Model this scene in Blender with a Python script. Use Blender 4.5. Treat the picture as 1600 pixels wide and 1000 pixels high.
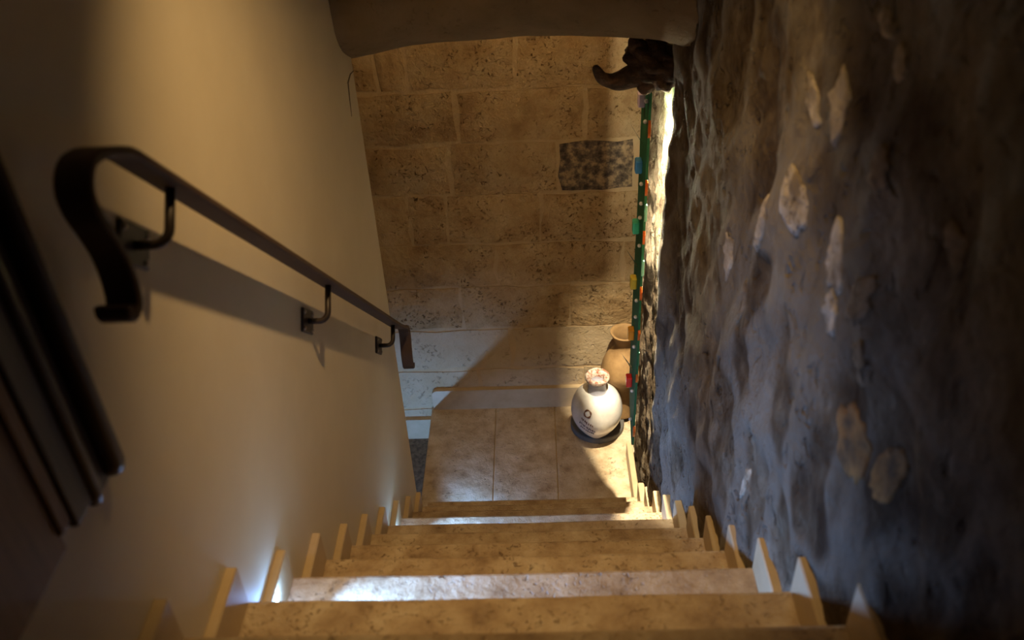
import bpy, bmesh, math, random
from mathutils import Vector, Matrix, noise
random.seed(7)
S = bpy.context.scene
for o in list(bpy.data.objects):
    bpy.data.objects.remove(o)

# ------------------------------------------------------------------ camera
cd = bpy.data.cameras.new('camera'); cam = bpy.data.objects.new('camera', cd)
S.collection.objects.link(cam); S.camera = cam
cd.sensor_width = 36.0; cd.sensor_fit = 'HORIZONTAL'; cd.lens = 31.5
cd.clip_start = 0.05; cd.clip_end = 50
PIT, YAW, ROLL = math.radians(35.98352), math.radians(-2.23828), math.radians(-3.00388)
Fv = Vector((math.sin(YAW)*math.cos(PIT), math.cos(YAW)*math.cos(PIT), -math.sin(PIT)))
Rv = Vector((math.cos(YAW), -math.sin(YAW), 0)); Uv = Rv.cross(Fv)
R2 = Rv*math.cos(ROLL) + Uv*math.sin(ROLL); U2 = -Rv*math.sin(ROLL) + Uv*math.cos(ROLL)
CP = Vector((0.55816, -1.04302, 1.38667))
cam.matrix_world = Matrix(((R2.x, U2.x, -Fv.x, CP.x), (R2.y, U2.y, -Fv.y, CP.y), (R2.z, U2.z, -Fv.z, CP.z), (0, 0, 0, 1)))
cd.dof.use_dof = True; cd.dof.focus_distance = 3.7; cd.dof.aperture_fstop = 3.2

# ------------------------------------------------------------------ world, colour management
w = bpy.data.worlds.new('world'); S.world = w; w.use_nodes = True
bg = w.node_tree.nodes['Background']; bg.inputs[0].default_value = (0.5, 0.36, 0.2, 1); bg.inputs[1].default_value = 0.02
S.view_settings.view_transform = 'Standard'; S.view_settings.look = 'None'
S.view_settings.exposure = 0.35; S.view_settings.gamma = 1.0; S.view_settings.use_curve_mapping = False

WARM = (1.0, 0.64, 0.27); COOL = (0.20, 0.44, 1.0); NEUT = (1.0, 0.86, 0.62)
P_STAIR, P_LAND, P_STEP, P_PANEL = 62.0, 12.5, 42.0, 420.0

# ------------------------------------------------------------------ helpers
def link(o, parent=None):
    S.collection.objects.link(o)
    if parent is not None: o.parent = parent
    return o
def tag(o, label, cat, group=None):
    o['label'] = label; o['category'] = cat
    if group: o['group'] = group
    return o
def empty(name, loc=(0, 0, 0)):
    o = bpy.data.objects.new(name, None); o.empty_display_size = 0.05; o.location = loc
    return link(o)
def mesh(name, verts, faces, mat, parent=None, smooth=False):
    """world-space vertices; the part keeps them relative to its parent"""
    m = bpy.data.meshes.new(name)
    off = Vector((0, 0, 0)); q = parent
    while q is not None: off = off + q.location; q = q.parent
    vs = [Vector(v) for v in verts]
    c = Vector((sum(v.x for v in vs)/len(vs), sum(v.y for v in vs)/len(vs), sum(v.z for v in vs)/len(vs)))
    m.from_pydata([v - c for v in vs], [], faces); m.update()
    if smooth:
        for p in m.polygons: p.use_smooth = True
    m.materials.append(mat)
    o = bpy.data.objects.new(name, m); o.location = c - off
    return link(o, parent)
def from_bm(name, bm, mat, parent=None, smooth=False):
    bmesh.ops.recalc_face_normals(bm, faces=bm.faces)
    bm.verts.index_update()
    v = [x.co.copy() for x in bm.verts]; f = [[y.index for y in x.verts] for x in bm.faces]
    bm.free()
    return mesh(name, v, f, mat, parent, smooth)
def struct(o):
    o['kind'] = 'structure'; return o
def box(bm, x0, x1, y0, y1, z0, z1, bev=0.0, seg=2):
    r = bmesh.ops.create_cube(bm, size=1.0)
    for v in r['verts']:
        v.co = Vector(((x0+x1)/2 + v.co.x*(x1-x0), (y0+y1)/2 + v.co.y*(y1-y0), (z0+z1)/2 + v.co.z*(z1-z0)))
    if bev:
        es = list({e for v in r['verts'] for e in v.link_edges})
        bmesh.ops.bevel(bm, geom=es, offset=bev, segments=seg, affect='EDGES', profile=0.5)
def boxo(name, mat, parent, x0, x1, y0, y1, z0, z1, bev=0.0, seg=2):
    bm = bmesh.new(); box(bm, x0, x1, y0, y1, z0, z1, bev, seg)
    return from_bm(name, bm, mat, parent)
def frames(path):
    n = len(path); T = []
    for i in range(n):
        T.append((path[min(i+1, n-1)] - path[max(i-1, 0)]).normalized())
    up = Vector((0, 0, 1)) if abs(T[0].z) < 0.9 else Vector((1, 0, 0))
    N = (up - T[0]*up.dot(T[0])).normalized(); out = []
    for t in T:
        N = (N - t*N.dot(t)).normalized(); out.append((t, N, t.cross(N)))
    return out
def tube(bm, path, rad, seg=10):
    path = [Vector(p) for p in path]; fr = frames(path); rings = []
    for i, (p, (t, n, b)) in enumerate(zip(path, fr)):
        r = rad[i] if isinstance(rad, (list, tuple)) else rad
        rings.append([bm.verts.new(p + (n*math.cos(a) + b*math.sin(a))*r) for a in [2*math.pi*k/seg for k in range(seg)]])
    for a, c in zip(rings, rings[1:]):
        for k in range(seg): bm.faces.new((a[k], a[(k+1) % seg], c[(k+1) % seg], c[k]))
    bm.faces.new(rings[0][::-1]); bm.faces.new(rings[-1])
def ribbon(bm, path, hw, ht):
    """flat bar swept along a path in a YZ plane, width along X"""
    path = [Vector(p) for p in path]; n = len(path); rings = []
    for i, p in enumerate(path):
        t = (path[min(i+1, n-1)] - path[max(i-1, 0)]).normalized()
        nn = Vector((0, -t.z, t.y)); X = Vector((1, 0, 0)); e = 0.003
        q = [(-hw+e, ht), (hw-e, ht), (hw, ht-e), (hw, -ht+e), (hw-e, -ht), (-hw+e, -ht), (-hw, -ht+e), (-hw, ht-e)]
        rings.append([bm.verts.new(p + X*a + nn*b) for a, b in q])
    for a, c in zip(rings, rings[1:]):
        for k in range(8): bm.faces.new((a[k], a[(k+1) % 8], c[(k+1) % 8], c[k]))
    bm.faces.new(rings[0][::-1]); bm.faces.new(rings[-1])
def lathe(bm, prof, cx, cy, z0, seg=40, wob=0.0, cap=True):
    rings = []
    for r, h in prof:
        ring = []
        for k in range(seg):
            a = 2*math.pi*k/seg
            rr = r*(1 + wob*noise.noise(Vector((math.cos(a)*2, math.sin(a)*2, h*9))))
            ring.append(bm.verts.new((cx + rr*math.cos(a), cy + rr*math.sin(a), z0 + h)))
        rings.append(ring)
    for a, c in zip(rings, rings[1:]):
        for k in range(seg): bm.faces.new((a[k], a[(k+1) % seg], c[(k+1) % seg], c[k]))
    if cap:
        bm.faces.new(rings[0][::-1]); bm.faces.new(rings[-1])
def smooth_prof(pts, n=8):
    out = []
    for i in range(len(pts)-1):
        p0 = pts[max(i-1, 0)]; p1 = pts[i]; p2 = pts[i+1]; p3 = pts[min(i+2, len(pts)-1)]
        for k in range(n):
            t = k/n
            out.append(tuple(0.5*((2*p1[j]) + (-p0[j]+p2[j])*t + (2*p0[j]-5*p1[j]+4*p2[j]-p3[j])*t*t + (-p0[j]+3*p1[j]-3*p2[j]+p3[j])*t**3) for j in range(len(p1))))
    out.append(tuple(pts[-1])); return out
def fbm(v, o=4, lac=2.1, g=0.5):
    s = 0; a = 1; q = Vector(v)
    for _ in range(o):
        s += a*noise.noise(q); q = q*lac; a *= g
    return s

# ------------------------------------------------------------------ materials
def mat(name, stops, scale=6.0, rough=0.7, bump=0.2, bscale=40.0, detail=6.0, stretch=(1, 1, 1), pores=0.0, pscale=60.0,
        spec=0.5, metal=0.0, trans=0.0, emit=None, estr=0.0, dist=0.01, vary=0.0, coat=0.0):
    m = bpy.data.materials.new(name); m.use_nodes = True; nt = m.node_tree; N = nt.nodes; L = nt.links
    b = N['Principled BSDF']
    geo = N.new('ShaderNodeNewGeometry'); mp = N.new('ShaderNodeMapping'); mp.inputs['Scale'].default_value = stretch
    L.new(geo.outputs['Position'], mp.inputs['Vector'])
    nz = N.new('ShaderNodeTexNoise'); nz.inputs['Scale'].default_value = scale; nz.inputs['Detail'].default_value = detail
    nz.inputs['Roughness'].default_value = 0.62
    L.new(mp.outputs[0], nz.inputs['Vector'])
    cr = N.new('ShaderNodeValToRGB'); el = cr.color_ramp.elements
    while len(el) < len(stops): el.new(0.5)
    for e, (p, c) in zip(el, stops): e.position = p; e.color = (*c, 1)
    L.new(nz.outputs[0], cr.inputs[0]); col = cr.outputs[0]
    if vary:
        oi = N.new('ShaderNodeObjectInfo'); hs = N.new('ShaderNodeHueSaturation')
        mr = N.new('ShaderNodeMapRange'); mr.inputs[3].default_value = 1 - vary; mr.inputs[4].default_value = 1 + vary
        L.new(oi.outputs['Random'], mr.inputs[0]); L.new(mr.outputs[0], hs.inputs['Value'])
        L.new(col, hs.inputs['Color']); col = hs.outputs[0]
    hgt = None
    if bump:
        n2 = N.new('ShaderNodeTexNoise'); n2.inputs['Scale'].default_value = bscale; n2.inputs['Detail'].default_value = 8
        n2.inputs['Roughness'].default_value = 0.65
        L.new(mp.outputs[0], n2.inputs['Vector']); hgt = n2.outputs[0]
        if pores:
            n3 = N.new('ShaderNodeTexNoise'); n3.inputs['Scale'].default_value = pscale; n3.inputs['Detail'].default_value = 3
            n3.inputs['Distortion'].default_value = 0.8
            L.new(mp.outputs[0], n3.inputs['Vector'])
            n4 = N.new('ShaderNodeTexNoise'); n4.inputs['Scale'].default_value = pscale*0.13; n4.inputs['Detail'].default_value = 3
            L.new(mp.outputs[0], n4.inputs['Vector'])
            ms = N.new('ShaderNodeMapRange'); ms.inputs[1].default_value = 0.42; ms.inputs[2].default_value = 0.62; ms.clamp = True
            L.new(n4.outputs[0], ms.inputs[0])
            m3 = N.new('ShaderNodeMapRange'); m3.inputs[1].default_value = 0.28; m3.inputs[2].default_value = 0.42; m3.clamp = True
            m3.inputs[3].default_value = 1.0; m3.inputs[4].default_value = 0.0
            L.new(n3.outputs[0], m3.inputs[0])
            mu = N.new('ShaderNodeMath'); mu.operation = 'MULTIPLY'; L.new(m3.outputs[0], mu.inputs[0]); L.new(ms.outputs[0], mu.inputs[1])
            m4 = N.new('ShaderNodeMath'); m4.operation = 'MULTIPLY_ADD'; m4.inputs[1].default_value = -1.2
            L.new(mu.outputs[0], m4.inputs[0]); L.new(hgt, m4.inputs[2]); hgt = m4.outputs[0]
            mx = N.new('ShaderNodeMix'); mx.data_type = 'RGBA'; mx.blend_type = 'MULTIPLY'
            m5 = N.new('ShaderNodeMath'); m5.operation = 'MULTIPLY'; m5.inputs[1].default_value = pores
            L.new(mu.outputs[0], m5.inputs[0]); L.new(m5.outputs[0], mx.inputs[0])
            L.new(col, mx.inputs[6]); mx.inputs[7].default_value = (0.25, 0.17, 0.10, 1); col = mx.outputs[2]
        bp = N.new('ShaderNodeBump'); bp.inputs['Strength'].default_value = bump; bp.inputs['Distance'].default_value = dist
        L.new(hgt, bp.inputs['Height']); L.new(bp.outputs[0], b.inputs['Normal'])
    L.new(col, b.inputs['Base Color'])
    b.inputs['Roughness'].default_value = rough; b.inputs['Metallic'].default_value = metal
    b.inputs['Specular IOR Level'].default_value = spec; b.inputs['Transmission Weight'].default_value = trans
    b.inputs['Coat Weight'].default_value = coat
    if emit:
        b.inputs['Emission Color'].default_value = (*emit, 1); b.inputs['Emission Strength'].default_value = estr
    return m
def plain(name, c, **k):
    d = dict(scale=20, bump=0.05, bscale=80, rough=0.5); d.update(k)
    return mat(name, [(0.3, tuple(x*0.86 for x in c)), (0.7, tuple(min(1, x*1.08) for x in c))], **d)

M = {}
M['cream'] = mat('cream_plaster', [(0.3, (0.60, 0.52, 0.38)), (0.7, (0.68, 0.60, 0.45))], scale=2.2, rough=0.6, bump=0.06, bscale=18, dist=0.006)
M['tread'] = mat('honed_limestone', [(0.30, (0.25, 0.16, 0.085)), (0.44, (0.42, 0.295, 0.17)), (0.56, (0.52, 0.39, 0.24)), (0.72, (0.66, 0.54, 0.37))],
                 scale=11, rough=0.45, bump=0.6, bscale=42, pores=0.7, pscale=90, dist=0.014, vary=0.10)
M['tile'] = mat('landing_limestone', [(0.30, (0.36, 0.25, 0.14)), (0.45, (0.54, 0.41, 0.25)), (0.58, (0.64, 0.52, 0.35)), (0.75, (0.76, 0.66, 0.50))],
                scale=10, rough=0.38, bump=0.55, bscale=26, pores=0.6, pscale=70, dist=0.014, vary=0.05)
M['skirt'] = mat('skirting_limestone', [(0.3, (0.44, 0.325, 0.18)), (0.7, (0.56, 0.43, 0.26))], scale=8, rough=0.5, bump=0.1, bscale=60, dist=0.004)
M['block'] = mat('tooled_limestone', [(0.32, (0.37, 0.23, 0.10)), (0.46, (0.50, 0.335, 0.16)), (0.66, (0.60, 0.435, 0.235))],
                 scale=7, rough=0.9, bump=0.9, bscale=24, pores=0.85, pscale=62, dist=0.03, vary=0.05, spec=0.2)
M['mortar'] = mat('lime_mortar', [(0.3, (0.50, 0.35, 0.18)), (0.7, (0.60, 0.44, 0.245))], scale=7, rough=0.9, bump=0.6, bscale=24, dist=0.02, spec=0.2)
M['plaster_low'] = mat('lime_plaster', [(0.3, (0.46, 0.335, 0.18)), (0.7, (0.58, 0.45, 0.28))], scale=5, rough=0.85, bump=0.6, bscale=18, dist=0.02, pores=0.55, pscale=45, spec=0.2)
M['crust'] = mat('pitted_dark_limestone', [(0.36, (0.07, 0.055, 0.045)), (0.50, (0.20, 0.15, 0.10)), (0.60, (0.42, 0.30, 0.17)), (0.75, (0.54, 0.39, 0.22))],
                 scale=26, rough=0.95, bump=0.9, bscale=70, detail=4, dist=0.012, spec=0.1)
M['rubble'] = mat('rough_rubble_plaster', [(0.34, (0.075, 0.048, 0.028)), (0.45, (0.15, 0.105, 0.063)), (0.55, (0.24, 0.185, 0.122)), (0.66, (0.42, 0.345, 0.245))],
                  scale=5.5, rough=0.9, bump=1.0, bscale=34, detail=12, dist=0.045, spec=0.15, stretch=(1, 1, 0.85), pores=0.6, pscale=30)
nt = M['rubble'].node_tree                                              # pale mortar smeared over the brown rubble
b_ = nt.nodes['Principled BSDF']; src = b_.inputs['Base Color'].links[0].from_socket
at = nt.nodes.new('ShaderNodeAttribute'); at.attribute_name = 'mortar'
mx = nt.nodes.new('ShaderNodeMix'); mx.data_type = 'RGBA'; mx.inputs[7].default_value = (0.38, 0.335, 0.265, 1)
mu = nt.nodes.new('ShaderNodeMath'); mu.operation = 'MULTIPLY'; mu.inputs[1].default_value = 0.75
nt.links.new(at.outputs['Fac'], mu.inputs[0]); nt.links.new(mu.outputs[0], mx.inputs[0]); nt.links.new(src, mx.inputs[6]); nt.links.new(mx.outputs[2], b_.inputs['Base Color'])
M['stone'] = mat('pale_wall_stone', [(0.36, (0.28, 0.22, 0.145)), (0.5, (0.54, 0.455, 0.335)), (0.66, (0.76, 0.68, 0.55))],
                 scale=13, rough=0.9, bump=0.9, bscale=45, dist=0.015, pores=0.5, pscale=70, spec=0.2, vary=0.08)
M['stone_dull'] = mat('dull_wall_stone', [(0.36, (0.12, 0.085, 0.05)), (0.52, (0.26, 0.195, 0.125)), (0.68, (0.42, 0.335, 0.23))], scale=13, rough=0.9, bump=0.9, bscale=45, dist=0.015, spec=0.2)
M['ochre'] = mat('ochre_wall_stone', [(0.38, (0.12, 0.08, 0.045)), (0.6, (0.40, 0.21, 0.07))], scale=12, rough=0.9, bump=0.8, bscale=45, dist=0.012, spec=0.2)
M['arch'] = mat('arch_render', [(0.3, (0.19, 0.135, 0.065)), (0.7, (0.29, 0.21, 0.11))], scale=5, rough=0.9, bump=0.45, bscale=28, dist=0.012, pores=0.4, pscale=60, spec=0.2)
M['iron'] = plain('dark_iron', (0.030, 0.020, 0.016), rough=0.45, metal=0.3, spec=0.5)
M['bar'] = plain('brown_iron', (0.080, 0.048, 0.030), rough=0.6, metal=0.0, spec=0.25)
M['screw'] = plain('worn_steel', (0.42, 0.36, 0.30), rough=0.35, metal=0.9)
M['darkwood'] = mat('dark_walnut', [(0.3, (0.022, 0.012, 0.008)), (0.7, (0.055, 0.028, 0.018))], scale=14, rough=0.4, bump=0.1, bscale=30, stretch=(6, 6, 0.5))
M['panelwood'] = mat('brown_panel', [(0.3, (0.17, 0.095, 0.05)), (0.7, (0.27, 0.16, 0.09))], scale=10, rough=0.5, bump=0.1, bscale=30, stretch=(6, 6, 0.5))
M['drift'] = mat('gnarled_wood', [(0.3, (0.022, 0.012, 0.008)), (0.5, (0.075, 0.040, 0.022)), (0.7, (0.22, 0.12, 0.06))], scale=18, rough=0.7, bump=0.8, bscale=28, dist=0.02, stretch=(1, 1, 2))
M['glass'] = plain('green_art_glass', (0.030, 0.15, 0.07), rough=0.55, trans=0.0, bump=0.25, bscale=30, spec=0.1)
M['edge'] = plain('aqua_glass', (0.35, 0.72, 0.55), rough=0.15, trans=0.4)
for n, c in dict(lilac=(0.85, 0.68, 0.92), blue=(0.10, 0.42, 1.0), teal=(0.10, 0.85, 0.52), yellow=(1.0, 0.78, 0.10), orange=(1.0, 0.42, 0.04),
                 red=(0.95, 0.04, 0.05), rust=(0.55, 0.12, 0.02)).items():
    M[n] = plain(n + '_glass', c, rough=0.15)
M['clear'] = plain('clear_glass', (0.85, 0.85, 0.82), rough=0.08, trans=0.7)
M['pearl'] = plain('pearl_glass', (0.85, 0.82, 0.80), rough=0.15)
M['white'] = plain('white_glaze', (0.78, 0.74, 0.68), rough=0.18, bump=0.02, coat=0.5)
M['grey'] = plain('lilac_grey_glaze', (0.36, 0.36, 0.42), rough=0.3)
M['rimclay'] = mat('mottled_rim', [(0.42, (0.35, 0.13, 0.07)), (0.55, (0.68, 0.58, 0.48))], scale=60, rough=0.5, bump=0.6, bscale=60)
M['terra'] = mat('ochre_terracotta', [(0.3, (0.20, 0.11, 0.04)), (0.7, (0.34, 0.205, 0.08))], scale=12, rough=0.8, bump=0.35, bscale=40, dist=0.008)
M['ink'] = plain('brown_glaze', (0.16, 0.07, 0.035), rough=0.4)
M['ink2'] = plain('slate_glaze', (0.13, 0.11, 0.15), rough=0.4)
M['slate'] = mat('grey_slate', [(0.3, (0.085, 0.08, 0.072)), (0.7, (0.14, 0.13, 0.115))], scale=14, rough=0.7, bump=0.3, bscale=60)
M['dark_floor'] = mat('dark_speckled_stone', [(0.35, (0.07, 0.062, 0.05)), (0.6, (0.20, 0.17, 0.13))], scale=50, rough=0.7, bump=0.4, bscale=60)
M['white_metal'] = plain('white_lamp_enamel', (0.75, 0.73, 0.70), rough=0.4)
M['darkline'] = plain('dark_line', (0.10, 0.075, 0.045), rough=0.9)
M['led'] = mat('led_lens', [(0, (1, 1, 1)), (1, (1, 1, 1))], bump=0, emit=(0.85, 0.9, 1.0), estr=60)
M['strip'] = mat('light_strip', [(0, (1, 1, 1)), (1, (1, 1, 1))], bump=0, emit=(1.0, 0.90, 0.70), estr=260)
M['warmlens'] = mat('warm_lens', [(0, (1, 1, 1)), (1, (1, 1, 1))], bump=0, emit=WARM, estr=12)

# ------------------------------------------------------------------ dimensions
RISE, GO, NSTEP = 0.209, 0.219, 10          # A (index 0) .. J (index 9), landing is level 10
ZL = -NSTEP*RISE; YF = 2.905; XLW = -0.02; YEND = 1.765; XLE = -0.09; LOWZ = ZL - 0.225
TOPZ = 2*RISE

# ------------------------------------------------------------------ setting: left wall
bm = bmesh.new(); box(bm, -1.7, XLW, -2.4, YEND, -3.0, 2.7, 0.012, 3)
wl = struct(from_bm('wall_left', bm, M['cream']))
bm = bmesh.new()
tube(bm, [(XLW+0.0005, 1.755, 0.362), (XLW+0.0005, 1.70, 0.372), (XLW+0.0005, 1.645, 0.366), (XLW+0.0005, 1.633, 0.32), (XLW+0.0005, 1.626, 0.262)],
     [0.0012, 0.0022, 0.003, 0.0022, 0.0008], 6)
from_bm('thin_dark_line', bm, M['darkline'], wl)  # thin dark line on the cream wall, modelled as a tapering tube

# ------------------------------------------------------------------ setting: back wall of ashlar blocks
wb = struct(boxo('wall_back', M['mortar'], None, -1.7, 1.45, YF, YF+0.3, -3.0, 1.2))
courses = [0.64, 0.37, 0.10, -0.17, -0.438, -0.708, -0.99, -1.255, -1.535, -1.815, -2.10, -2.45, -2.8]
joints = [[-1.3, -0.75, -0.1, 0.45, 0.95], [-1.2, -0.6, 0.1, 0.62, 1.1], [-1.3, -0.72, -0.155, -0.02, 0.483, 1.2], [-1.1, -0.5, 0.195, 0.795, 1.25],
          [-1.2, -0.55, 0.14, 0.665, 1.04], [-1.3, -0.7, -0.085, 0.11, 0.575, 1.2], [-1.0, -0.4, 0.335, 1.0], [-1.2, -0.6, 0.14, 0.72, 1.3], [-1.0, -0.3, 0.4, 0.95], [-1.2, -0.5, 0.2, 0.8], [-1.0, -0.3, 0.5], [-1.2, -0.6, 0.2]]
def block(x0, x1, z0, z1, m, d=0.005):
    nx, nz = 5, 3; vs = []; fs = []; g = random.uniform(0.007, 0.013)
    x0 += g; x1 -= g; z0 += g; z1 -= g
    for j in range(nz+1):
        for i in range(nx+1):
            edge = i in (0, nx) or j in (0, nz)
            jx = 0 if i in (0, nx) and 0 < j < nz else random.uniform(-1, 1)*0.006
            x = x0 + (x1-x0)*i/nx + random.uniform(-1, 1)*0.011; z = z0 + (z1-z0)*j/nz + random.uniform(-1, 1)*0.009
            vs.append((x, YF - (min(0.7*d, 0.004) + random.uniform(0, 0.001) if edge else d + random.uniform(-0.4, 0.4)*(d - 0.004)), z))
    for j in range(nz):
        for i in range(nx):
            a = j*(nx+1) + i; fs.append((a, a+1, a+nx+2, a+nx+1))
    nb = len(vs)                                                        # skirt into the mortar bed
    rim = [i for i in range(nx+1)] + [j*(nx+1)+nx for j in range(1, nz+1)] + [nz*(nx+1)+i for i in range(nx-1, -1, -1)] + [j*(nx+1) for j in range(nz-1, 0, -1)]
    for r in rim: v = vs[r]; vs.append((v[0], YF+0.02, v[2]))
    n = len(rim)
    for k in range(n): fs.append((rim[k], nb+k, nb+(k+1) % n, rim[(k+1) % n]))
    return mesh('block', vs, fs, m, wb, False)
for ci in range(len(courses)-1):
    js = [-1.7] + joints[ci] + [1.45]
    for a, b_ in zip(js, js[1:]):
        dark = ci == 4 and abs(a - 0.665) < 0.01
        o = block(a, b_, courses[ci+1], courses[ci], M['crust'] if dark else (M['block'] if ci < 8 else M['plaster_low']), random.uniform(0.011, 0.018) if ci < 8 else 0.0056)
        if dark: o['label'] = 'dark pitted stone block'
# ------------------------------------------------------------------ setting: rough right wall (real relief)
def mortar(y, z):
    """0..1: where pale lime mortar is smeared between the rubble stones"""
    p = Vector((y*3.4 + 0.55*noise.noise(Vector((y*2.1, z*2.1, 5))) + 0.25*noise.noise(Vector((y*7, z*7, 2))), z*2.5 + 0.55*noise.noise(Vector((y*2.1, z*2.1, 11))) + 0.2*noise.noise(Vector((y*7, z*7, 8))), 0.3))
    d, _ = noise.voronoi(p)
    e = d[1] - d[0]
    big = noise.noise(Vector((y*1.5 + 3.3, z*1.3 + 1.7, 0.5)))
    wd = 0.16 + 0.34*max(-0.3, big)
    m = max(0.0, min(1.0, (wd + 0.10 - e)/0.16))
    return m*m*(3-2*m)*(0.80 + 0.35*noise.noise(Vector((y*13, z*9, 1))))
def right_x(y, z):
    base = 1.026 + 0.016*noise.noise(Vector((1.3, y*1.6, z*1.1))) + 0.012*noise.noise(Vector((7.7, y*4.2+z*1.2, z*2.2)))
    base += 0.011*fbm((3.1, y*9 + z*2.5, z*5.5), 5)
    cr = abs(noise.noise(Vector((9.2, y*2.6 - z*0.9, z*1.5 + y*0.4))))
    base -= 0.010*max(0, 1 - cr*6)                                        # trowelled ridges
    e = 1.745 + 0.030*noise.noise(Vector((0.2, 4.4, z*3.0))) + 0.012*noise.noise(Vector((2.2, 0, z*12)))
    t = (y - e)/0.03
    t = max(0.0, min(1.0, t)); t = t*t*(3-2*t)
    lip = math.exp(-((y - e + 0.05)/0.06)**2)
    base -= 0.020*lip
    mm = mortar(y, z); base -= 0.006*mm + 0.006*(1-mm)*noise.noise(Vector((y*19, z*15, 4)))
    base = max(base, 1.003 - 0.012*min(1, max(0, (z + 0.954*y - 0.30)*4)))
    rec = 1.046 + 0.026*fbm((8.8, y*9, z*5), 6) + 0.010*noise.noise(Vector((5, y*22, z*6)))
    q = max(0.0, min(1.0, (y-2.46)/0.05)); rec = max(rec, 1.022) + 0.12*q*q*(3-2*q)
    return base*(1-t) + rec*t
ys = [-2.4 + 0.06*i for i in range(30)]; y = ys[-1]
while y < 2.95: y += 0.0125 if y < 1.6 else 0.009; ys.append(y)
zs = [-2.9 + 0.013*i for i in range(int(4.6/0.013))] + [1.75, 2.2, 2.7]
vs = [(right_x(y, z), y, z) for z in zs for y in ys]; fs = []; n = len(ys)
for j in range(len(zs)-1):
    for i in range(n-1):
        a = j*n+i; fs.append((a, a+n, a+n+1, a+1))
wr = struct(mesh('wall_right', vs, fs, M['rubble'], None, True))
at_ = wr.data.attributes.new('mortar', 'FLOAT', 'POINT')
at_.data.foreach_set('value', [mortar(v[1], v[2]) if v[1] < 1.74 else 0.0 for v in vs])
bo = boxo('wall_core', M['rubble'], wr, 1.24, 1.4, -2.4, 2.95, -2.9, 2.7)
def wall_stone(y, z, hy, hz, m, tilt=0.0, prot=0.004):
    """a stone left bare in the plaster: ragged outline, pitted face that follows the wall"""
    sd = random.uniform(0, 50); K = 26; vs = []; fs = []
    def put(r, a, d):
        k = 1 + 0.30*noise.noise(Vector((math.cos(a)*1.3+sd, math.sin(a)*1.3, 0))) + 0.34*noise.noise(Vector((math.cos(a)*4+sd, math.sin(a)*4, 3)))
        u, v_ = r*k*hy*math.cos(a), r*k*hz*math.sin(a)
        yy = y + u*math.cos(tilt) - v_*math.sin(tilt); zz = z + u*math.sin(tilt) + v_*math.cos(tilt)
        vs.append((right_x(yy, zz) - d, yy, zz))
    put(0, 0, prot)
    rs = [(0.3, prot), (0.6, prot), (0.85, prot), (1.0, prot*0.5), (1.04, -0.012)]
    for r, d in rs:
        for k in range(K):
            put(r, 2*math.pi*k/K, d + (0.0045*noise.noise(Vector((r*3, k*0.9, sd))) if d > 0.002 else 0))
    for k in range(K):
        fs.append((0, 1+(k+1) % K, 1+k))
        for j in range(len(rs)-1):
            fs.append((1+j*K+k, 1+j*K+(k+1) % K, 1+(j+1)*K+(k+1) % K, 1+(j+1)*K+k))
    return mesh('stone', vs, fs, m, wr, True)
STONES = [(0.361, 0.612, .066, .052, 0), (0.372, 0.79, .070, .026, .3), (0.235, 0.835, .033, .055, -.3), (0.532, 0.462, .030, .080, .35), (0.123, 0.642, .050, .055, -.3), (0.09, 0.56, .030, .035, 0),
          (0.816, 0.21, .024, .060, .1), (0.139, 0.99, .035, .016, 0), (0.065, 0.965, .024, .020, .4), (0.395, -0.138, .018, .045, .1)]
for y, z, hy, hz, t in STONES: wall_stone(y, z, hy, hz, M['stone'], t)
for y, z, hy, hz, t in [(-0.02, 0.66, .030, .055, .6), (-0.06, 0.58, .028, .045, .5), (0.622, 0.212, .026, .060, .1), (-0.196, 0.849, .035, .026, .2), (0.022, 0.838, .026, .028, .2)]: wall_stone(y, z, hy, hz, M['stone_dull'], t)
for y, z, hy, hz, t in [(-0.067, 0.436, .060, .055, .3), (-0.198, 0.502, .030, .060, .3)]: wall_stone(y, z, hy, hz, M['ochre'], t)

# ------------------------------------------------------------------ setting: arch over the foot of the stairs, ceilings, rear
prof = smooth_prof([(1.555, 1.8), (1.55, 1.2), (1.547, 0.8), (1.552, 0.64), (1.572, 0.545), (1.63, 0.470), (1.73, 0.415), (1.83, 0.378), (1.87, 0.376), (1.91, 0.42), (1.92, 0.6), (1.92, 1.1), (1.92, 1.8)], 6)
vs = []; fs = []; nx = 90
for i in range(nx+1):
    x = -1.7 + 2.85*i/nx
    u = (x-0.52)/0.56
    rise = 0.052*(1-u*u) if abs(u) < 1 else 0.0
    for (y, z) in prof:
        k = max(0, min(1, (1.1-z)/0.5))
        d = 0.010*fbm((x*4, y*4, z*4), 3)
        fi = max(0, min(1, (x-0.86)/0.18)); fi = fi*fi*0.09*k if y < 1.7 else 0
        vs.append((x, y - fi + (d if z > 0.55 else 0), z + rise*k + (d*0.7 if z < 0.6 else 0)))
m_ = len(prof)
for i in range(nx):
    for k in range(m_-1):
        a = i*m_+k; fs.append((a, a+1, a+m_+1, a+m_))
struct(mesh('ceiling_arch', vs, fs, M['arch'], None, True))
struct(boxo('ceiling', M['cream'], None, -1.7, 1.3, -0.4, 1.56, 1.75, 1.85))
struct(boxo('ceiling_upper', M['cream'], None, -1.7, 1.3, -2.5, -0.4, 2.6, 2.7))
struct(boxo('ceiling_landing', M['cream'], None, -1.7, 1.45, 1.9, 3.2, 1.05, 1.15))
struct(boxo('wall_bulkhead', M['cream'], None, -1.7, 1.3, -0.45, -0.4, 1.75, 2.7))
struct(boxo('wall_rear', M['cream'], None, -1.7, 1.3, -2.5, -2.4, -0.2, 2.7))

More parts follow.
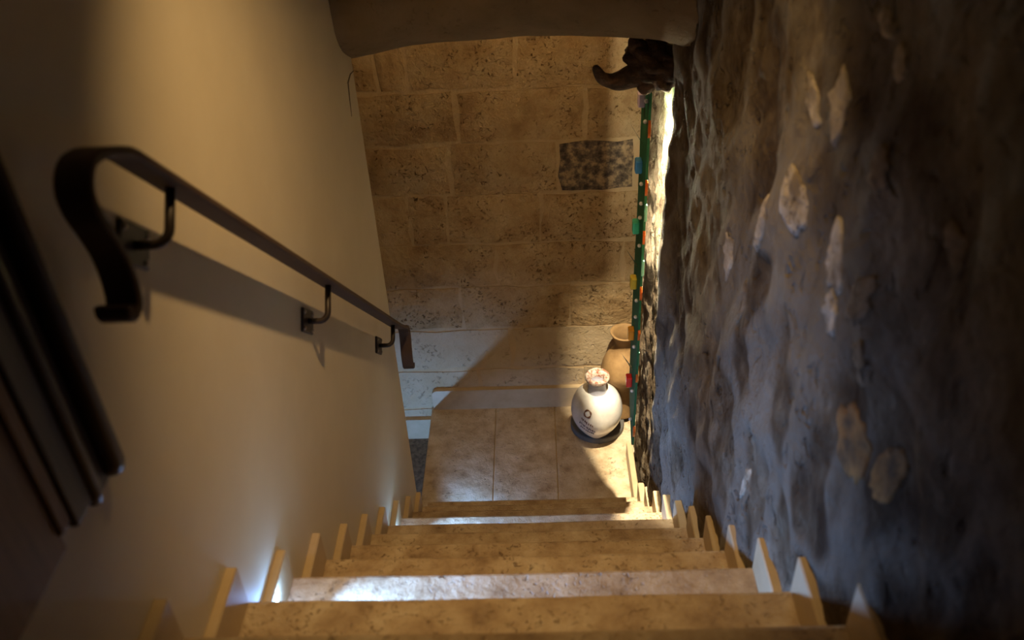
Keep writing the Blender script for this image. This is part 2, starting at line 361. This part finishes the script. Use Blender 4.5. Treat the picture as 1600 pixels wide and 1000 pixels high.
# ------------------------------------------------------------------ staircase: one slab per tread, one per riser
st = empty('staircase', (0.5, 0, ZL)); tag(st, 'straight flight of worn honey-coloured limestone steps running down to the landing', 'staircase')
def tread(n):
    y1 = n*GO; y0 = (n-1)*GO - 0.03; zt = -n*RISE
    bm = bmesh.new()
    nx = 14; pr = [(y0, zt-0.032), (y0, zt), (y1-0.010, zt), (y1-0.003, zt-0.003), (y1, zt-0.010), (y1-0.001, zt-0.024), (y1-0.008, zt-0.032)]
    rings = []
    for i in range(nx+1):
        x = -0.016 + 1.017*i/nx
        w_ = 0.0025*noise.noise(Vector((x*5, n*3.3, 0))) ; s_ = -0.003*math.exp(-((x-0.5)/0.3)**2)
        rings.append([bm.verts.new((x, y + (w_ if y > y0+0.1 else 0), z + (s_ if y > y0+0.1 else 0))) for y, z in pr])
    for a, c in zip(rings, rings[1:]):
        for k in range(len(pr)): bm.faces.new((a[k], a[(k+1) % len(pr)], c[(k+1) % len(pr)], c[k]))
    bm.faces.new(rings[0]); bm.faces.new(rings[-1][::-1])
    return from_bm('tread', bm, M['tread'], st)
for n in range(-1, NSTEP):
    tread(n)
for n in range(-2, NSTEP):
    boxo('riser', M['tread'], st, -0.016, 1.001, n*GO-0.045, n*GO-0.020, -(n+1)*RISE, -n*RISE-0.031)

struct(boxo('floor_upper', M['tread'], None, XLW, 1.03, -2.4, -2*GO, TOPZ-0.06, TOPZ, 0.006))
# landing of three long flagstones
fl = struct(boxo('floor', M['mortar'], None, XLE+0.004, 1.2, (NSTEP-1)*GO-0.05, YF+0.01, ZL-0.2, ZL-0.006))
for x0, x1 in [(XLE, 0.284), (0.288, 0.624), (0.628, 1.16)]:
    boxo('flagstone', M['tile'], fl, x0, x1, (NSTEP-1)*GO-0.045, YF-0.002, ZL-0.035, ZL, 0.003, 1)
# first steps of the lower flight that turns left behind the cream wall
lf = empty('lower_stairs', (-0.4, 2.3, LOWZ-0.25)); tag(lf, 'grey speckled stone steps turning down left beside the landing', 'staircase')
for i in range(3):
    boxo('tread', M['dark_floor'], lf, XLE-0.27*(i+1), XLE-0.27*i+0.02, YEND+0.001, YF-0.012, LOWZ-0.225*i-0.04, LOWZ-0.225*i, 0.004, 1)
boxo('riser', M['tread'], lf, XLE+0.006, XLE+0.03, YEND+0.03, YF-0.02, LOWZ, ZL-0.036)

# ------------------------------------------------------------------ stepped skirting, one slab per step
SH = 0.098
def skirts(name, x0, x1, last):
    b = struct(empty(name, (x0, 0, -0.1)))
    for n in range(-1, last+1):
        y0 = (n-1)*GO - 0.018; y1 = n*GO - 0.004
        jit = random.uniform(-0.004, 0.004)
        bm = bmesh.new(); box(bm, x0, x1, y0, y1, -n*RISE+0.0005, -n*RISE+SH+jit, 0.003, 1)
        from_bm('skirting_slab', bm, M['skirt'], b)
        # upright piece covering the rise
        bm = bmesh.new(); box(bm, x0+0.001, x1-0.001, y1-0.060, y1-0.022, -(n+1)*RISE+SH-0.02, -n*RISE+0.0, 0.002, 1)
        from_bm('skirting_upright', bm, M['skirt'], b)
    return b
bl = skirts('baseboard_left', XLW-0.002, 0.0, 8)
br = skirts('baseboard_right', 1.0, 1.03, 9)
bm = bmesh.new(); box(bm, 1.0, 1.03, (NSTEP-1)*GO-0.018, 2.46, ZL, ZL+SH, 0.003, 1); from_bm('skirting_slab', bm, M['skirt'], br)
bb = struct(empty('baseboard_back', (0.4, YF, ZL)))
def round_plate(name, x0, x1, z0, z1, y0, y1, rad, parent):
    pts = [(x0, z0)] + [(x0+rad-rad*math.cos(a), z1-rad+rad*math.sin(a)) for a in [math.pi/2*k/6 for k in range(7)]] + [(x1, z1), (x1, z0)]
    n = len(pts); vs = [(x, y0, z) for x, z in pts] + [(x, y1, z) for x, z in pts]
    fs = [tuple(range(n)), tuple(range(2*n-1, n-1, -1))] + [(k, k+n, (k+1) % n+n, (k+1) % n) for k in range(n)]
    return mesh(name, vs, fs, M['plaster_low'] if False else M['skirt'], parent)
round_plate('skirting_slab', -0.078, 1.12, ZL, ZL+0.142, YF-0.034, YF, 0.03, bb)
round_plate('skirting_slab', -0.36, XLE-0.004, LOWZ, LOWZ+0.150, YF-0.034, YF, 0.01, bb)
round_plate('skirting_slab', -0.65, -0.365, LOWZ-0.225, LOWZ-0.075, YF-0.034, YF, 0.01, bb)

# ------------------------------------------------------------------ handrail
RX = 0.035
def rz(y): return 0.915 - 0.909*(y + 0.01)
hr = empty('handrail', (XLW, 0.7, rz(0.7))); tag(hr, 'dark iron flat-bar handrail with scrolled ends on the cream wall', 'handrail')
top = [(-0.150, 0.776), (-0.152, 0.764), (-0.142, 0.754), (-0.127, 0.756), (-0.118, 0.770), (-0.114, 0.800), (-0.116, 0.830), (-0.128, 0.868), (-0.140, 0.900), (-0.140, 0.930), (-0.118, 0.950), (-0.085, 0.948), (-0.05, 0.935), (-0.01, rz(-0.01))]
bot = [(1.56, rz(1.56)), (1.64, rz(1.635)), (1.69, rz(1.675)), (1.712, -0.655), (1.708, -0.700), (1.694, -0.745), (1.690, -0.790), (1.695, -0.815), (1.708, -0.825), (1.720, -0.815)]
path = smooth_prof(top, 4)[:-1] + [(y, rz(y)) for y in [i*0.1 for i in range(0, 16)]] + smooth_prof(bot, 4)
bm = bmesh.new(); ribbon(bm, [(RX, y, z) for y, z in path], 0.022, 0.0065); from_bm('rail_bar', bm, M['bar'], hr)
su, cu = math.sin(math.atan(0.909)), math.cos(math.atan(0.909))
for (py, pz) in [(0.045, 0.747), (0.739, 0.106), (1.464, -0.53)]:
    bm = bmesh.new(); box(bm, XLW, XLW+0.007, -0.047, 0.047, -0.030, 0.030, 0.002, 1)
    bmesh.ops.rotate(bm, verts=bm.verts, cent=(0, 0, 0), matrix=Matrix.Rotation(-math.atan(0.909), 3, 'X'))
    bmesh.ops.translate(bm, verts=bm.verts, vec=(0, py, pz))
    pl = from_bm('mounting_plate', bm, M['iron'], hr)
    d = (rz(py) - pz)*cu - 0.004
    nY, nZ = su, cu
    arm = [(XLW+0.006, py, pz), (0.0, py, pz), (RX-0.022, py, pz)]
    for a in range(1, 7):
        t = a*math.pi/12; arm.append((RX-0.022+0.022*math.sin(t), py+nY*0.022*(1-math.cos(t)), pz+nZ*0.022*(1-math.cos(t))))
    arm.append((RX, py+nY*d, pz+nZ*d))
    bm = bmesh.new(); tube(bm, arm, 0.0075, 10); from_bm('bracket_arm', bm, M['iron'], pl, True)
    for sy, sz in [(-0.036, -0.02), (-0.036, 0.02), (0.036, -0.02), (0.036, 0.02)]:
        y = py + sy*cu + sz*su; z = pz - sy*su + sz*cu
        bm = bmesh.new(); tube(bm, [(XLW+0.006, y, z), (XLW+0.0095, y, z), (XLW+0.0105, y, z)], [0.0055, 0.005, 0.003], 8); from_bm('screw', bm, M['screw'], pl, True)

# ------------------------------------------------------------------ moulded wooden frame at the head of the stairs
fr = empty('wooden_frame', (XLW, -0.3, 0.56)); tag(fr, 'dark moulded wooden frame with brown panel on the cream wall near the handrail top', 'frame')
ZT = 1.75
bm = bmesh.new(); tube(bm, [(XLW+0.016, -0.214, 0.562), (XLW+0.016, -0.214, 0.577), (XLW+0.016, -0.214, ZT)], [0.013, 0.017, 0.017], 16); from_bm('bead', bm, M['darkwood'], fr, True)
boxo('fillet', M['darkwood'], fr, XLW, XLW+0.012, -0.257, -0.202, 0.556, ZT, 0.003)
bm = bmesh.new(); tube(bm, [(XLW+0.010, -0.267, 0.560), (XLW+0.010, -0.267, 0.575), (XLW+0.010, -0.267, ZT)], [0.010, 0.014, 0.014], 12); from_bm('bead', bm, M['darkwood'], fr, True)
boxo('stile', M['darkwood'], fr, XLW, XLW+0.016, -0.322, -0.274, 0.572, ZT, 0.004)
boxo('inner_bead', M['panelwood'], fr, XLW, XLW+0.012, -0.347, -0.322, 0.585, ZT, 0.004)
boxo('panel', M['panelwood'], fr, XLW, XLW+0.006, -0.62, -0.342, 0.560, ZT, 0.002)
boxo('stile', M['darkwood'], fr, XLW, XLW+0.016, -0.70, -0.615, 0.572, ZT, 0.004)

# ------------------------------------------------------------------ lamps
def spot(name, loc, direction, power, col, size, blend, rad, parent=None):
    l = bpy.data.lights.new(name, 'SPOT'); l.energy = power; l.color = col; l.spot_size = math.radians(size); l.spot_blend = blend; l.shadow_soft_size = rad
    o = bpy.data.objects.new(name, l)
    off = parent.location if parent else Vector((0, 0, 0))
    o.location = Vector(loc) - off; o.rotation_euler = Vector(direction).to_track_quat('-Z', 'Y').to_euler()
    return link(o, parent)
def downlight(loc, power, col, size, blend, label, direction=(0, 0, -1)):
    d = empty('ceiling_downlight', loc); tag(d, label, 'lamp')
    bm = bmesh.new(); lathe(bm, [(0.030, 0.0), (0.046, -0.006), (0.050, 0.0), (0.050, 0.004), (0.03, 0.004)], loc[0], loc[1], loc[2], 24, cap=False); from_bm('trim_ring', bm, M['white_metal'], d, True)
    bm = bmesh.new(); lathe(bm, [(0.0295, 0.001), (0.0295, 0.003)], loc[0], loc[1], loc[2], 24); from_bm('lens', bm, M['warmlens'], d)
    spot('lamp_light', (loc[0], loc[1], loc[2]-0.02), direction, power, col, size, blend, 0.02, d)
downlight((0.50, 0.30, 1.745), P_STAIR, WARM, 84, 1.0, 'round ceiling downlight above the middle of the stairs', (-0.06, 0.20, -1))
downlight((0.45, 1.985, 1.045), P_LAND, WARM, 150, 0.6, 'round ceiling downlight above the landing, behind the arch')
def step_light(loc, axis, label, power=P_STEP, aim=None, size=120, blend=0.6):
    d = empty('step_light', loc); tag(d, label, 'lamp', 'cool white step lights in the skirting')
    q = Vector(axis); L_ = Vector(loc)
    bm = bmesh.new(); tube(bm, [L_-q*0.004, L_+q*0.0012], 0.0125, 20); from_bm('bezel', bm, M['screw'], d, True)
    bm = bmesh.new(); tube(bm, [L_+q*0.0005, L_+q*0.0016, L_+q*0.0028], [0.0095, 0.0095, 0.006], 20); from_bm('lens', bm, M['led'], d, True)
    if aim: spot('lamp_light', tuple(L_+q*0.006), aim, power, COOL, size, blend, 0.012, d)
    else:
        spot('lamp_light', tuple(L_+q*0.005), axis, power, COOL, 98, 1.0, 0.006, d)
        l = bpy.data.lights.new('lamp_light', 'POINT'); l.energy = power*0.010; l.color = COOL; l.shadow_soft_size = 0.004
        o = bpy.data.objects.new('lamp_light', l); o.location = q*0.016; link(o, d)
step_light((0.0, 0.105, -0.135), (1, 0, 0), 'bright step light in the left skirting of the nearest lit step')
step_light((0.0, 5*GO+0.085, -5*RISE-0.150), (1, 0, 0), 'step light in the left skirting of the lit step just above the landing')
step_light((0.14, (NSTEP-1)*GO-0.019, ZL+0.12), (0, 1, 0), 'step light in the last riser, shining onto the landing', 7.0, (0.35, 0.55, -0.6))
step_light((-0.24, YEND+0.002, LOWZ+0.045), (0, 1, 0), 'step light low beside the grey steps that turn left', 36.0, (0.18, 1, 0.20), 74, 1.0)

# ------------------------------------------------------------------ gnarled wood with the lamp over the glass hanging
gw = empty('driftwood', (1.0, 1.86, 0.3)); tag(gw, 'dark gnarled driftwood piece fixed to the right wall above the green glass hanging', 'driftwood')
bm = bmesh.new(); bmesh.ops.create_icosphere(bm, subdivisions=4, radius=1.0)
for v in bm.verts:
    c = v.co.copy()
    k = 1 + 0.30*fbm(c*1.7 + Vector((4, 1, 2)), 3) + 0.10*math.sin(c.z*9 + c.x*5 + 2*noise.noise(c*2))
    x, y, z = c.x*0.085*k, c.y*0.105*k, c.z*0.088*k
    z += -0.35*(x)*(1 if x > 0 else 0.4)
    v.co = Vector((0.958 + x, 1.86 + y, 0.315 + z))
from_bm('burl', bm, M['drift'], gw, True)
bm = bmesh.new()
tube(bm, smooth_prof([(0.95, 1.85, 0.30), (0.90, 1.83, 0.285), (0.855, 1.82, 0.275), (0.815, 1.81, 0.272), (0.785, 1.80, 0.292), (0.768, 1.795, 0.318), (0.763, 1.79, 0.330)], 4),
     [max(0.008, 0.055 - 0.047*(i/24)**0.75) for i in range(25)], 12)
for v in bm.verts: v.co += Vector(noise.noise_vector(v.co*22))*0.007
from_bm('branch', bm, M['drift'], gw, True)
bm = bmesh.new()
tube(bm, smooth_prof([(0.945, 1.85, 0.33), (0.905, 1.84, 0.365), (0.885, 1.83, 0.398), (0.882, 1.83, 0.410)], 4), [0.05, 0.045, 0.041, 0.037, 0.034, 0.031, 0.028, 0.025, 0.022, 0.019, 0.015, 0.011, 0.006], 10)
for v in bm.verts: v.co += Vector(noise.noise_vector(v.co*22))*0.006
from_bm('branch', bm, M['drift'], gw, True)
bm = bmesh.new()
tube(bm, smooth_prof([(0.95, 1.84, 0.29), (0.932, 1.82, 0.258), (0.920, 1.81, 0.240), (0.917, 1.81, 0.234)], 4), [0.045, 0.043, 0.041, 0.039, 0.036, 0.033, 0.03, 0.027, 0.024, 0.021, 0.018, 0.012, 0.006], 10)
for v in bm.verts: v.co += Vector(noise.noise_vector(v.co*22))*0.006
from_bm('branch', bm, M['drift'], gw, True)
pl_ = empty('panel_spotlight', (0.980, 1.955, 0.225)); tag(pl_, 'small bright spotlight under the driftwood behind the green glass', 'lamp')
bm = bmesh.new(); lathe(bm, [(0.012, 0.06), (0.014, 0.06), (0.016, 0.0), (0.012, 0.0), (0.010, 0.02)], 0.980, 1.955, 0.225, 16, cap=False); from_bm('housing', bm, M['iron'], pl_, True)
spot('lamp_light', (0.980, 1.955, 0.215), (0.07, -0.02, -1), P_PANEL, NEUT, 74, 0.8, 0.008, pl_)

# ------------------------------------------------------------------ green glass hanging
gh = empty('glass_hanging', (0.955, 1.94, -0.6)); tag(gh, 'long narrow green glass wall hanging set with coloured glass cubes and beads', 'wall hanging')
gx0, gx1 = 0.947, 0.956
outl = smooth_prof([(2.035, 0.215), (2.04, 0.0), (2.03, -0.3), (2.045, -0.6), (2.05, -0.9), (2.045, -1.15), (2.0, -1.28), (1.90, -1.40), (1.862, -1.43), (1.845, -1.38), (1.838, -1.2), (1.83, -0.9), (1.842, -0.6), (1.836, -0.3), (1.842, 0.0), (1.84, 0.215)], 4)
n = len(outl); vs = [(gx0, y, z) for y, z in outl] + [(gx1, y, z) for y, z in outl]
fs = [tuple(range(n))[::-1], tuple(range(n, 2*n))] + [(k, (k+1) % n, (k+1) % n+n, k+n) for k in range(n)]
mesh('glass_panel', vs, fs, M['glass'], gh)
boxo('light_strip', M['strip'], gh, gx1+0.001, gx1+0.006, 1.95, 1.956, -0.62, 0.20)
for i, nme in enumerate(['lilac', 'blue', 'teal', 'yellow', 'orange', 'red']):
    z = 0.150 - 0.2565*i
    bm = bmesh.new(); box(bm, 0.922, gx0, 1.932, 1.972, z-0.026, z+0.026, 0.004, 1); o = from_bm('glass_cube', bm, M[nme], gh); o['label'] = nme + ' glass cube'
for y, z in [(1.95, 0.02), (1.95, -0.50), (1.96, -1.03)]:
    vs = [(gx0, y-0.02, z-0.04), (gx0, y+0.02, z-0.045), (gx0-0.045, y, z+0.035), (gx0-0.008, y, z-0.03), (gx0-0.050, y+0.006, z+0.04)]
    mesh('glass_shard', vs, [(0, 1, 2), (0, 2, 3), (1, 3, 2), (0, 3, 1), (1, 4, 2), (0, 2, 4)], M['clear'], gh)
for y, z in [(1.87, 0.10), (1.90, -0.155), (1.88, -0.225), (1.89, -0.29), (1.87, -0.40), (1.88, -0.66), (1.88, -0.74), (1.89, -0.90), (1.88, -1.13), (1.90, -1.31), (1.87, 0.175)]:
    bm = bmesh.new(); bmesh.ops.create_icosphere(bm, subdivisions=2, radius=0.008); bmesh.ops.translate(bm, verts=bm.verts, vec=(gx0-0.006, y, z)); from_bm('glass_bead', bm, M['pearl'], gh, True)
for z in (0.085, -0.14, -0.345, -0.60, -0.80, -1.02, -1.33):
    pts = [(1.845 - 0.018*math.sin(a), z + 0.034*math.cos(a)) for a in [math.pi*k/8 for k in range(9)]]
    m2 = len(pts); vs = [(gx0, y, zz) for y, zz in pts] + [(gx1, y, zz) for y, zz in pts]
    fs = [tuple(range(m2))[::-1], tuple(range(m2, 2*m2))] + [(k, (k+1) % m2, (k+1) % m2+m2, k+m2) for k in range(m2)]
    mesh('half_disc', vs, fs, M['rust'], gh)
for z in (-0.24, -0.48, -0.92):
    bm = bmesh.new(); box(bm, gx0+0.001, gx1+0.003, 1.831, 1.840, z-0.035, z+0.035, 0.002, 1); from_bm('edge_chip', bm, M['edge'], gh)

# ------------------------------------------------------------------ vases on a slate disc
DZ = ZL + 0.035; DC = (0.862, 2.705); WC = (0.850, 2.614); JC = (1.004, 2.765)
bm = bmesh.new(); lathe(bm, [(0.147, 0), (0.150, 0.005), (0.150, 0.030), (0.146, 0.0349)], DC[0], DC[1], ZL, 48)
tag(from_bm('slate_disc', bm, M['slate'], None), 'round dark grey slate disc under the white vase on the landing', 'disc')
wv = empty('white_vase', (WC[0], WC[1], DZ)); tag(wv, 'round white glazed vase with grey neck and brown writing standing on the slate disc', 'vase')
WPROF = smooth_prof([(0.052, 0.0), (0.062, 0.012), (0.092, 0.050), (0.124, 0.105), (0.139, 0.165), (0.133, 0.225), (0.114, 0.272), (0.088, 0.297), (0.070, 0.306), (0.062, 0.304)], 6)
bm = bmesh.new(); lathe(bm, WPROF, WC[0], WC[1], DZ, 48); from_bm('body', bm, M['white'], wv, True)
bm = bmesh.new(); lathe(bm, smooth_prof([(0.056, 0.295), (0.048, 0.315), (0.046, 0.345), (0.050, 0.370)], 4), WC[0], WC[1], DZ, 32); from_bm('neck', bm, M['grey'], wv, True)
bm = bmesh.new(); lathe(bm, smooth_prof([(0.048, 0.368), (0.062, 0.382), (0.066, 0.400), (0.058, 0.410), (0.040, 0.398), (0.034, 0.375), (0.034, 0.345)], 4), WC[0], WC[1], DZ, 36, 0.05, cap=False); from_bm('rim', bm, M['rimclay'], wv, True)
def wr_r(h):
    for (r0, h0), (r1, h1) in zip(WPROF, WPROF[1:]):
        if h0 <= h <= h1: return r0 + (r1-r0)*(h-h0)/max(1e-6, h1-h0)
    return 0.1
def on_vase(a, h, out=0.0012):
    r = wr_r(h) + out
    return Vector((WC[0] + r*math.cos(a), WC[1] + r*math.sin(a), DZ + h))
A0 = math.radians(-116)
bm = bmesh.new(); tube(bm, [on_vase(A0 + 0.14*math.cos(t), 0.240 + 0.020*math.sin(t)) for t in [2*math.pi*k/24 for k in range(25)]], [0.0042 + 0.0014*math.sin(k) for k in range(25)], 6)
from_bm('painted_ring', bm, M['ink'], wv, True)
for row, (h, a0, nchar, m_) in enumerate([(0.203, -0.22, 7, 'ink'), (0.172, -0.30, 9, 'ink2'), (0.142, -0.28, 8, 'ink2')]):
    bm = bmesh.new()
    for c in range(nchar):
        a = A0 + a0 + 0.075*c; hh = h - 0.006*c
        pts = []
        for k in range(6):
            pts.append(on_vase(a + random.uniform(-0.028, 0.028), hh + random.uniform(-0.009, 0.009)))
        tube(bm, pts, 0.0021, 4)
    from_bm('written_line', bm, M[m_], wv)
jg = empty('terracotta_jug', (JC[0], JC[1], ZL)); tag(jg, 'tall ochre terracotta jug with a chipped flared rim behind the white vase', 'jug')
JPROF = smooth_prof([(0.055, 0.036), (0.058, 0.05), (0.052, 0.12), (0.056, 0.20), (0.085, 0.275), (0.123, 0.345), (0.122, 0.39), (0.100, 0.445), (0.066, 0.490), (0.050, 0.520), (0.050, 0.545), (0.064, 0.580), (0.078, 0.605), (0.076, 0.613), (0.062, 0.606), (0.045, 0.565), (0.042, 0.53)], 5)
bm = bmesh.new(); lathe(bm, JPROF, JC[0], JC[1], ZL, 48, 0.04, cap=False)
from_bm('body', bm, M['terra'], jg, True)
